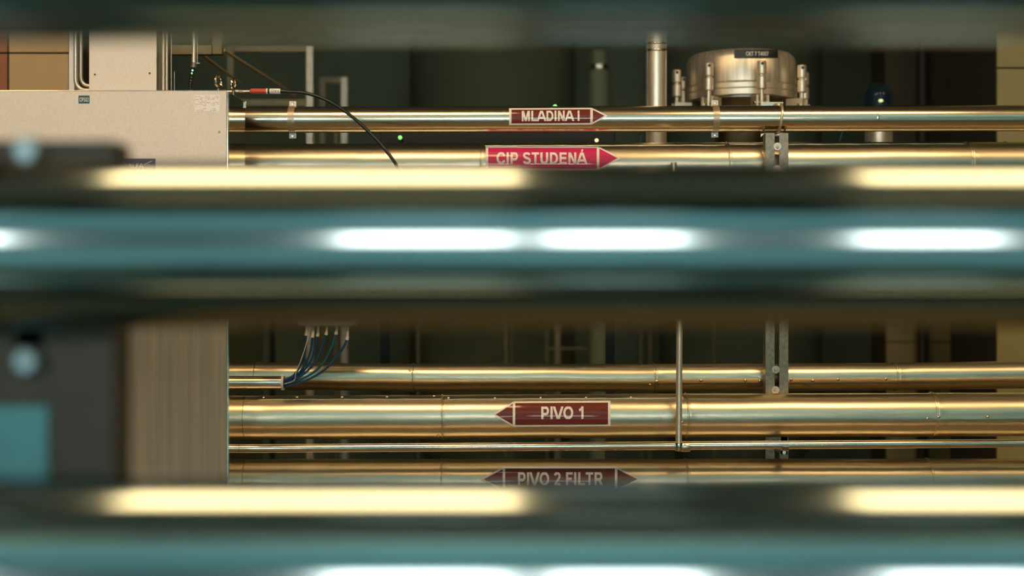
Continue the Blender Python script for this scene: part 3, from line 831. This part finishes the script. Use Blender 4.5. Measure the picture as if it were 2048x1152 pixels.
# air hoses: conduit, tie, hoses with fittings, manifold
dh = 4.03
t = thing('conduit', 'short polished conduit leaving the cabinet with the blue hoses', 'conduit', P(530, 778, dh))
rc = 12.5 * dh / F; a = P(490, 765, dh); b_ = P(565, 765, dh)
bm = bmesh.new(); lathe(bm, [(rc, xS + .0003), (rc, b_.x), (rc * .88, b_.x), (rc * .88, xS + .0003)], (0, dh, a.z), 'X', 32, cap=False)
obj('conduit_tube', bm, 'steel_bright', t)
q = P(567.5, 766, dh)
o = obj('cable_tie', lathe(bmesh.new(), [(rc * 1.02, -.0035), (rc * 1.16, -.0035), (rc * 1.16, .0035), (rc * 1.02, .0035), (rc * 1.02, -.0035)], (P(566, 0, dh).x, dh, q.z), 'X', 28, cap=False), 'nylon'); tag(o, 'cream nylon tie around the end of the hose conduit', 'cable tie')
zman = P(0, 652, dh).z
for i, (fx, fy, m_, ctrl, lab) in enumerate([
    (612, 670, 'hose_blue', [(570, 760), (590, 748), (604, 722), (611, 695)], 'blue air hose nearest the cabinet, leftmost of the bundle'),
    (625, 674, 'hose_blue', [(571, 763), (596, 748), (614, 722), (622, 698)], 'blue air hose second from the left in the bundle'),
    (635, 672, 'hose_blue', [(571, 765), (600, 749), (621, 722), (630, 695)], 'blue air hose third from the left in the bundle'),
    (652, 669, 'hose_blue', [(572, 767), (606, 749), (632, 722), (645, 692)], 'blue air hose fourth from the left in the bundle'),
    (672, 668, 'hose_teal', [(571, 768), (612, 754), (643, 730), (662, 697)], 'teal air hose second from the right in the bundle'),
    (694, 679, 'hose_blue', [(571, 773), (612, 761), (652, 737), (682, 702)], 'blue air hose with a white fitting, rightmost of the bundle')]):
    dd = dh - .008 + .003 * (i % 3)
    t = thing('air_hose', lab, 'hose', P(571, 766, dd), 'air hoses')
    top = Vector((P(fx + 2, 0, dd).x, dd, zman))
    pts = spline([P(548, ctrl[0][1] + 2, dd)] + [P(x, y, dd) for x, y in ctrl] + [P(fx, fy, dd)], 8)
    obj('hose', Sweep(pts, .0034, 10), m_, t)
    obj('fitting', Sweep([P(fx, fy + 1, dd), P(fx + 1.0, fy - 4, dd), P(fx + 1.0, fy - 4.5, dd), top], [.0050, .0050, .0038, .0038], 12), 'nylon', t)
pts = spline([P(569, 768, dh - .018), P(588, 761, dh - .019), P(592, 745, dh - .02), P(602, 720, dh - .02), P(612, 690, dh - .016), P(618, 665, dh - .012), Vector((P(620, 0, dh - .01).x, dh - .01, zman))], 6)
o = obj('signal_wire', Sweep(pts, .0011, 8), 'nylon'); tag(o, 'thin cream wire running with the blue hoses', 'wire')
t = thing('valve_manifold', 'grey valve manifold block above the blue hoses, behind the near pipe', 'manifold', P(650, 650, dh))
a, b_ = P(598, 0, dh), P(712, 0, dh)
obj('manifold_block', Box(a.x, b_.x, dh - .02, dh + .02, zman, zman + .06, bev=.002), 'galvanised', t)
obj('arm', Box(xS + .0005, a.x, dh - .005, dh + .005, zman + .02, zman + .04), 'galvanised', t, smooth=False)

# ================================================================== vessel with bolted lid, behind the pipes
dV = 5.0; vx = P(1482, 0, dV).x; k = dV / F
zv = lambda py, d=dV: CZ - (py - 576) * d / F
Rf = 105 * k
t = thing('pressure_vessel', 'round steel vessel lid with swing bolts and the tag CKT 7 T4007', 'vessel', (vx, dV, zv(540)))
dfr = dV - Rf                                     # front of the flange
zf = lambda py: zv(py, dfr)
obj('lid', Lathe([(Rf * 1.0, zf(163)), (Rf * 1.03, zf(160)), (Rf * 1.035, zf(150)), (Rf * 1.03, zf(112)), (Rf * .995, zf(101)), (Rf * .93, zf(95)), (Rf * .80, zf(92)), (Rf * .45, zf(86)), (0, zf(83))], (vx, dV, 0), 'Z', 72), 'streaked_steel', t)
obj('flange_ring', Lathe([(Rf * .9, zf(174.5)), (Rf * 1.03, zf(174.5)), (Rf * 1.045, zf(173)), (Rf * 1.045, zf(164.5)), (Rf * 1.03, zf(163)), (Rf * .9, zf(163))], (vx, dV, 0), 'Z', 72), 'satin_steel', t, angle=20)
obj('flange_ring', Lathe([(Rf * .9, zf(189)), (Rf * 1.03, zf(189)), (Rf * 1.045, zf(187.5)), (Rf * 1.045, zf(176.5)), (Rf * 1.03, zf(175.2)), (Rf * .9, zf(175.2))], (vx, dV, 0), 'Z', 72), 'satin_steel', t, angle=20)
cone = [(Rf * .92, zf(189)), (Rf * .92, zf(192)), (Rf * .74, zf(212)), (Rf * .52, zf(252)), (Rf * .46, zf(290)), (Rf * .30, zf(345))]
obj('cone', Lathe(cone, (vx, dV, 0), 'Z', 60), 'steel_dark', t)
zo = zf(345)
obj('outlet', Sweep(elbow([(vx, dV, zo + .01), (vx, dV, zo - .13), (vx, HY1 - .005, zo - .13)], .08), Rf * .28, 24), 'steel_dark', t)
# tag wrapped on the lid
bm = cut_cols(px_poly(px_rect(1468.5, 1556, 99, 116)), 8)
def on_lid(bm, lift):
    rl = Rf * 1.035 + lift
    for v in bm.verts:
        px, py = v.co.x, v.co.y
        y = dV - rl
        for _ in range(8):
            th_ = math.asin(max(-.99, min(.99, ((px - 1024) * y / F - vx) / rl))); y = dV - rl * math.cos(th_)
        v.co = Vector((vx + rl * math.sin(th_), y, CZ - (py - 576) * y / F))
    return bm
tg = front_normals(obj('name_tag', on_lid(bm, .0012), 'tape_black', t, smooth=False)); tg['label'] = 'black tag reading CKT 7 T4007'
front_normals(obj('lettering', on_lid(px_text('CKT 7 T4007', 1492, 1537, 103, 111.5, .0), .0022), 'label_white', tg, smooth=False))
# swing bolts
first = None
Rb = 132 * k
for ang in [-82 + 45 * i_ for i_ in range(8)]:
    a = math.radians(ang); bx, by = vx + Rb * math.sin(a), dV - Rb * math.cos(a)
    zb = lambda py, by=by: CZ - (py - 576) * (dV - Rb) / F
    if first is None:
        r_ = .0158; sb = bmesh.new()
        o0 = (0, 0, 0)
        # barrel nut
        nut = Lathe([(r_ * .8, zb(178)), (r_, zb(176.5)), (r_, zb(154)), (r_ * .92, zb(152.5)), (r_ * .62, zb(151.5)), (r_ * .62, zb(149.5)), (r_ * .92, zb(148.5)), (r_, zb(147)), (r_, zb(124)), (r_ * .92, zb(122))], (bx, by, 0), 'Z', 24)
        nu = obj('barrel_nut', nut, 'satin_steel', t, angle=18)
        st = obj('stud', Lathe([(.0075, zb(215)), (.0075, zb(177.5))], (bx, by, 0), 'Z', 16), 'satin_steel', t)
        hl = obj('cross_hole', Lathe([(.0052, -r_ * 1.03), (.0052, r_ * 1.03)], (bx, by, zb(128)), 'Y', 14), 'black_plastic', nu)
        first = (Vector((bx, by, 0)), nu, st, hl)
    else:
        dl_ = Vector((bx, by, 0)) - first[0]
        nu = copy_at(first[1], dl_, t); st = copy_at(first[2], dl_, t)
        h2 = first[3].copy(); C.objects.link(h2); h2.parent = nu; ROOT[h2] = ROOT[first[3]]
    # fork lugs either side of the stud and the arm to the flange
    rad = Vector((math.sin(a), -math.cos(a), 0)); tan = Vector((math.cos(a), math.sin(a), 0))
    lg = bmesh.new()
    for s_ in (-1, 1):
        q = Vector((bx, by, 0)) + tan * s_ * .0185 - rad * .018
        r0 = bmesh.ops.create_cube(lg, size=1)
        M = Matrix.Translation((q.x, q.y, (zb(190) + zb(213)) / 2)) @ Matrix.Rotation(a, 4, 'Z') @ Matrix.Diagonal((.009, .062, zb(190) - zb(213), 1))
        bmesh.ops.transform(lg, matrix=M, verts=r0['verts'])
    bmesh.ops.bevel(lg, geom=lg.edges[:], offset=.0015, segments=1, affect='EDGES')
    obj('fork_lug', lg, 'satin_steel', t, smooth=False)
    p0 = Vector((bx, by, zb(205))) - tan * .028; p1 = Vector((bx, by, zb(205))) + tan * .028
    obj('pivot_pin', Sweep([p0, p1], .0062, 12), 'steel', t)

# bright riser pipe left of the vessel
dp = 4.7; rp = 21 * dp / F; q = P(1312.5, 0, dp)
t = thing('riser_pipe', 'bright vertical steel pipe left of the vessel lid', 'pipe', (q.x, dp, P(0, 460, dp).z))
obj('pipe_run', Sweep(elbow([(q.x, dp, HZ), (q.x, dp, CZ + .325), (q.x, dV, CZ + .325), (vx - Rf * .28 - .001, dV, CZ + .325)], .06), rp, 40), 'satin_steel', t)
for py in (88, 102): obj('weld_ring', Lathe([(rp + .0002, -.004), (rp + .0015, -.001), (rp + .0015, .001), (rp + .0002, .004)], (q.x, dp, P(0, py, dp).z), 'Z', 40, cap=False), 'steel', t)
a = P(1293.5, 0, dp - .06)
o = obj('thin_rod', Sweep(elbow([(a.x, dp - .06, HZ), (a.x, dp - .06, P(0, 460, dp).z), (a.x, dp + .1, P(0, 460, dp).z)], .02), .0018, 8), 'steel_bright'); tag(o, 'thin bright rod along the left of the riser pipe', 'rod')

# blue glass dome
dg = 5.4; q = P(1757, 0, dg); rg = 28.5 * dg / F
t = thing('dome_lamp', 'blue glass dome with an orange light on a steel cylinder right of the vessel', 'lamp', (q.x, dg, P(0, 470, dg).z))
prof = [(rg * 1.0, P(0, 222, dg).z)]; zc = P(0, 196, dg).z; hh = P(0, 165.5, dg).z - zc
outer = [(rg, P(0, 226, dg).z), (rg, zc)] + [(rg * math.cos(PI / 2 * k_ / 10), zc + hh * math.sin(PI / 2 * k_ / 10)) for k_ in range(1, 11)]
inner = [(max(0, r_ - .006), z_ - (.006 if i_ > 1 else 0)) for i_, (r_, z_) in enumerate(outer)][::-1]
obj('glass_dome', Lathe(outer + inner, (q.x, dg, 0), 'Z', 40, cap=False), 'blue_glass', t)
obj('base_cylinder', Lathe([(rg * .3, P(0, 470, dg).z), (rg * .96, P(0, 440, dg).z), (rg * .96, P(0, 232, dg).z), (rg * 1.06, P(0, 231, dg).z), (rg * 1.06, P(0, 226, dg).z)], (q.x, dg, 0), 'Z', 40), 'streaked_steel', t)
obj('inner_tower', Lathe([(.028, P(0, 226, dg).z), (.028, P(0, 206, dg).z), (.012, P(0, 203, dg).z), (.012, P(0, 190, dg).z)], (q.x, dg, 0), 'Z', 20), 'steel_dark', t)
bm = bmesh.new(); bmesh.ops.create_uvsphere(bm, u_segments=14, v_segments=8, radius=.0075); bmesh.ops.scale(bm, vec=(1.1, 1, .7), verts=bm.verts); bmesh.ops.translate(bm, verts=bm.verts, vec=(q.x, dg - .033, P(0, 203.5, dg).z))
obj('light', bm, 'led_orange', t)
obj('support_pipe', Sweep(elbow([(q.x, dg, P(0, 468, dg).z), (q.x, dg, P(0, 500, dg).z), (q.x, 8.112, P(0, 500, dg).z)], .05), rg * .28, 16), 'steel_dark', t)

# ================================================================== dim equipment deeper in the hall
def square_frame(label, d, segs, wpx, mname='frame_steel', to_floor=True, name='equipment_stand'):
    """square-tube frame; segs are pixel lines (x0, y0, x1, y1)"""
    wd = wpx * d / F / 2
    t = thing(name, label, 'frame', P(segs[0][0], segs[0][1], d))
    for x0, y0, x1, y1, *mm in segs:
        mname_ = mm[0] if mm else mname
        a, b_ = P(x0, y0, d), P(x1, y1, d)
        if abs(x0 - x1) < 1: bm = Box(a.x - wd, a.x + wd, d - wd, d + wd, min(a.z, b_.z), max(a.z, b_.z), bev=.002)
        elif abs(y0 - y1) < 1: bm = Box(min(a.x, b_.x), max(a.x, b_.x), d - wd, d + wd, a.z - wd, a.z + wd, bev=.002)
        else: bm = Sweep([a, b_], wd, 8)
        obj('tube', bm, mname_, t)
    return t
def fy(d): return 576 + CZ * F / d               # pixel row of the floor at depth d
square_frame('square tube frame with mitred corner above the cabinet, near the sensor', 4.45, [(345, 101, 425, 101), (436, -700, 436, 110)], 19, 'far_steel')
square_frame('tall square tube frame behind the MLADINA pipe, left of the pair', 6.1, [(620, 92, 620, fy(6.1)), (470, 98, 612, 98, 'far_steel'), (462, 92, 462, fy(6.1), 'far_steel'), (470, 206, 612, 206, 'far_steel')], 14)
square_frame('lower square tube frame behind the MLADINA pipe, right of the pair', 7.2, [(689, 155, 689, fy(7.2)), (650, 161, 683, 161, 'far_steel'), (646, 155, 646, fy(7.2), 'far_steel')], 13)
def beam(p0, p1, r, label, m='frame_steel'):
    o = obj('brace_rod', Sweep([p0, p1], r, 10), m); tag(o, label, 'rod')
beam(P(447, 100, 4.5), P(590, 190, 5.9), .0055, 'upper slanting brace behind the lifting eyes', 'brace_paint')
beam(P(400, 107, 4.46), P(480, 166, 5.6), .0055, 'lower slanting brace behind the lifting eyes', 'brace_paint')
# far uprights glimpsed between the pipes
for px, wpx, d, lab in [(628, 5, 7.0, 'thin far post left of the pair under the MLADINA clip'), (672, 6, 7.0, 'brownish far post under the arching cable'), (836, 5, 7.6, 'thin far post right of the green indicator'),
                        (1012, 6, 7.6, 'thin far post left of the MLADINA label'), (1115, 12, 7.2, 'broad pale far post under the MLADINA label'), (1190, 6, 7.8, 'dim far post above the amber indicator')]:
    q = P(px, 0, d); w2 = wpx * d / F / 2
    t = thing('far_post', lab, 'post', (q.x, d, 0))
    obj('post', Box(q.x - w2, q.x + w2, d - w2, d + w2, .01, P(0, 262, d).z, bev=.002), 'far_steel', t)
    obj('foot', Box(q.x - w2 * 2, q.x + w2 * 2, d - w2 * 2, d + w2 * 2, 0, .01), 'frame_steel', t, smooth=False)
# dark tanks filling the back of the hall
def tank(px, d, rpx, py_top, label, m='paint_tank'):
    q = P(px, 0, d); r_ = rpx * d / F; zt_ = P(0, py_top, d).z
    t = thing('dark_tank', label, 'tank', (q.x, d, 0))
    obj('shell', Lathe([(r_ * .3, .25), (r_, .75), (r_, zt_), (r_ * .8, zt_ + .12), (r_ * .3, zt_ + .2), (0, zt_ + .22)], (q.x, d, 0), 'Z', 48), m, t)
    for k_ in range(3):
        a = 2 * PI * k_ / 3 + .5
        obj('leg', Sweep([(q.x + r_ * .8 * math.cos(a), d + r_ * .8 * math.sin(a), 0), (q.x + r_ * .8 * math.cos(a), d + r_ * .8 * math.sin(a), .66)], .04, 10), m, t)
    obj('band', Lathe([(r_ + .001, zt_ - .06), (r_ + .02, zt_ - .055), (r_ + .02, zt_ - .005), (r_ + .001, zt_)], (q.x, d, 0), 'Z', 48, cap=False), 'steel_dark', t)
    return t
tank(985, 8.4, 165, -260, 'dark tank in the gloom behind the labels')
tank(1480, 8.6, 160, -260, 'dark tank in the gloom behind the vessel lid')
# filter housing with a bright clamp ring
df = 7.4; q = P(1198, 0, df)
t = thing('filter_housing', 'dark filter housing with a bright clamp ring, deep behind the MLADINA label', 'filter', (q.x, df, 0))
kf = df / F
obj('housing', Lathe([(20 * kf, 0), (20 * kf, P(0, 144, df).z), (16 * kf, P(0, 140, df).z)], (q.x, df, 0), 'Z', 28), 'paint_dark', t)
obj('clamp_ring', Lathe([(16 * kf, P(0, 141, df).z), (19 * kf, P(0, 139, df).z), (19 * kf, P(0, 131, df).z), (16 * kf, P(0, 129, df).z)], (q.x, df, 0), 'Z', 28), 'steel_bright', t)
obj('cap', Lathe([(16 * kf, P(0, 129, df).z), (16 * kf, P(0, 105, df).z), (10 * kf, P(0, 98, df).z)], (q.x, df, 0), 'Z', 28), 'paint_dark', t)
# indicator lamps on a dim panel
dpn = 4.75
def indicator(px, py, r_, m_, label, d):
    q = P(px, py, d)
    t = thing('indicator_lamp', label, 'indicator', (q.x, d, q.z))
    obj('bezel', Lathe([(r_ * 1.25, .0), (r_ * 1.25, -.004), (r_ * 1.02, -.005)], (q.x, d, q.z), 'Y', 20), 'black_plastic', t)
    obj('lens', Lathe([(r_, -.0045), (r_, -.007), (r_ * .6, -.0095), (0, -.0102)], (q.x, d, q.z), 'Y', 20, cap=False), m_, t)
    obj('stem', Sweep([(q.x, d + .0005, q.z), (q.x, d + .09, q.z)], r_ * .6, 10), 'black_plastic', t)
pn = thing('indicator_rail', 'dark rail carrying the small indicator lights behind the pipes', 'rail', P(1000, 300, 4.84))
a, b_ = P(760, 292, 4.84), P(1230, 262, 4.84)
obj('rail', Box(a.x, b_.x, 4.841, 4.88, a.z - .04, b_.z + .075, bev=.003), 'rail_black', pn)
for px in (770, 1220):
    q = P(px, 0, 4.86); obj('leg', Box(q.x - .015, q.x + .015, 4.845, 4.875, 0, a.z - .041), 'rubber', pn, smooth=False)
indicator(800.5, 275.5, .0068, 'led_green', 'green indicator light between the MLADINA and CIP pipes', dpn)
indicator(1193, 281, .0060, 'led_amber', 'amber indicator light between the MLADINA and CIP pipes', dpn)
indicator(1110, 214, .0075, 'led_green', 'green indicator light peeping over the MLADINA pipe', dpn)
# blue strings of hose behind the gap
for pts_, lab in (([(1287, 262), (1283, 275), (1281, 290), (1285, 330), (1300, 380)], 'thin blue hose behind the gap left of the riser pipe'), ([(1686, 262), (1682, 275), (1680, 292), (1690, 310), (1712, 322), (1729, 324)], 'thin blue hose behind the gap left of the glass dome')):
    top_ = P(pts_[0][0] + 4, 236, 4.6)
    o = obj('air_hose', Sweep(spline([top_] + [P(x, y, 4.6 if y < 300 or x < 1400 else 4.6 + (y - 290) * .0224) for x, y in pts_] , 6), .0022, 8), 'hose_blue'); tag(o, lab, 'hose')
# step ladder far behind the lower gap
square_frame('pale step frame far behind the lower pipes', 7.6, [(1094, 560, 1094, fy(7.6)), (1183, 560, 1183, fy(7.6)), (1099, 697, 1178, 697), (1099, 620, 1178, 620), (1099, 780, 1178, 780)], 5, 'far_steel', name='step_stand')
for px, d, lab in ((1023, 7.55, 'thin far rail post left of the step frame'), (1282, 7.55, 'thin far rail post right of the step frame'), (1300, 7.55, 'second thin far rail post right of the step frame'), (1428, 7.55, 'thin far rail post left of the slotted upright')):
    q = P(px, 0, d)
    t = thing('rail_post', lab, 'post', (q.x, d, 0)); r_ = 2.2 * d / F
    obj('post', Sweep([(q.x, d, .01), (q.x, d, P(0, 600, d).z)], r_, 10), 'far_steel', t)
    obj('foot', Lathe([(r_ * 3, 0), (r_ * 3, .01)], (q.x, d, 0), 'Z', 12), 'frame_steel', t)
# dark column bases seen left of the hoses
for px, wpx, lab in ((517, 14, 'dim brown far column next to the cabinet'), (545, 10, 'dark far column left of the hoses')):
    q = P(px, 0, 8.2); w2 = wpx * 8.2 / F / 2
    o = obj('far_column', Box(q.x - w2, q.x + w2, 8.2 - w2, 8.2 + w2, 0, P(0, 560, 8.2).z, bev=.004), 'dark_olive' if px < 530 else 'rubber'); tag(o, lab, 'column')

# ================================================================== near pipes, out of focus in front of the lens
dN = 1.30
def near_pipe(cy0, cy1, R, label, d, px0=-4600, px1=6600):
    run = Run([(px0, cy0), (px1, cy1)], R, d)
    t = thing('near_pipe', label, 'pipe', run.c(1024) - Vector((0, 0, run.r())))
    obj('pipe_run', tube_run(run, px0, px1, nring=60, seg=96), 'front_steel', t)
    for px in (-420, 2480):
        obj('weld_bead', Lathe([(run.r() + .0001, -.004), (run.r() + .0012, 0), (run.r() + .0001, .004)], run.c(px), 'X', 64, cap=False), 'front_steel', t)
    return run
N0 = near_pipe(-84, -84, 166, 'blurred near steel pipe along the top edge', 1.10)
N1 = near_pipe(492, 492, 165, 'blurred near steel pipe across the middle with blue-white glints', dN)
N2 = near_pipe(1161, 1161, 205, 'blurred near steel pipe along the bottom edge', 1.12)
# upright behind the near pipes, and the clamp that holds the middle one
yP = dN + N1.r() + .003
x1 = P(228, 0, yP).x; x0 = x1 - .145
t = thing('near_upright', 'dark blurred upright behind the near pipes at the left', 'bracket', ((x0 + x1) / 2, yP, 0))
zt_ = P(0, 281, yP).z
obj('front_face', Box(x0, x1, yP, yP + .005, .018, zt_, bev=.001), 'dark_paint_steel', t)
obj('flange', Box(x0, x0 + .005, yP + .005, yP + .06, .018, zt_), 'dark_paint_steel', t, smooth=False)
obj('flange', Box(x1 - .005, x1, yP + .005, yP + .06, .018, zt_), 'dark_paint_steel', t, smooth=False)
obj('base_plate', Box(x0 - .03, x1 + .03, yP - .03, yP + .09, .0122, .018), 'dark_paint_steel', t, smooth=False)
a = P(-90, 965, yP - .003); b_ = P(96, 812, yP - .003)
pl_ = obj('gusset_plate', Box(x0 + .002, b_.x, yP - .004, yP - .0003, a.z, b_.z, bev=.001), 'teal_plate', t)
xc = P(60, 0, yP).x
t = thing('near_clamp', 'blurred strap clamp with two shiny nuts on the middle near pipe', 'clamp', (xc, dN, N1.c(60).z - N1.r()))
c = N1.c(60); r = N1.r() + .001; bm = bmesh.new(); n = 30
prof = [(yP - .0035, c.z + r + .030), (yP - .0035, c.z + r * .985)] + [(c.y - math.cos(a_) * r, c.z + math.sin(a_) * r) for a_ in [PI * .45 - PI * .9 * k_ / n for k_ in range(n + 1)]] + [(yP - .0035, c.z - r * .985), (yP - .0035, c.z - r - .040)]
rows = [[bm.verts.new((xc + s_ * .012, y, z)) for y, z in prof] for s_ in (-1, 1)]
for k_ in range(len(prof) - 1): bm.faces.new((rows[0][k_], rows[0][k_ + 1], rows[1][k_ + 1], rows[1][k_]))
bmesh.ops.solidify(bm, geom=bm.faces[:], thickness=.0015)
obj('strap', bm, 'front_steel', t)
for py in (304, 722):
    q = P(60, py, yP - .005)
    bm = Lathe([(.0145, 0), (.0145, -.008), (.0125, -.010), (.0115, -.014), (.0105, -.0152), (0, -.0152)], (q.x, yP - .0052, q.z), 'Y', 24)
    obj('nut', bm, 'nut_steel', t, angle=20)
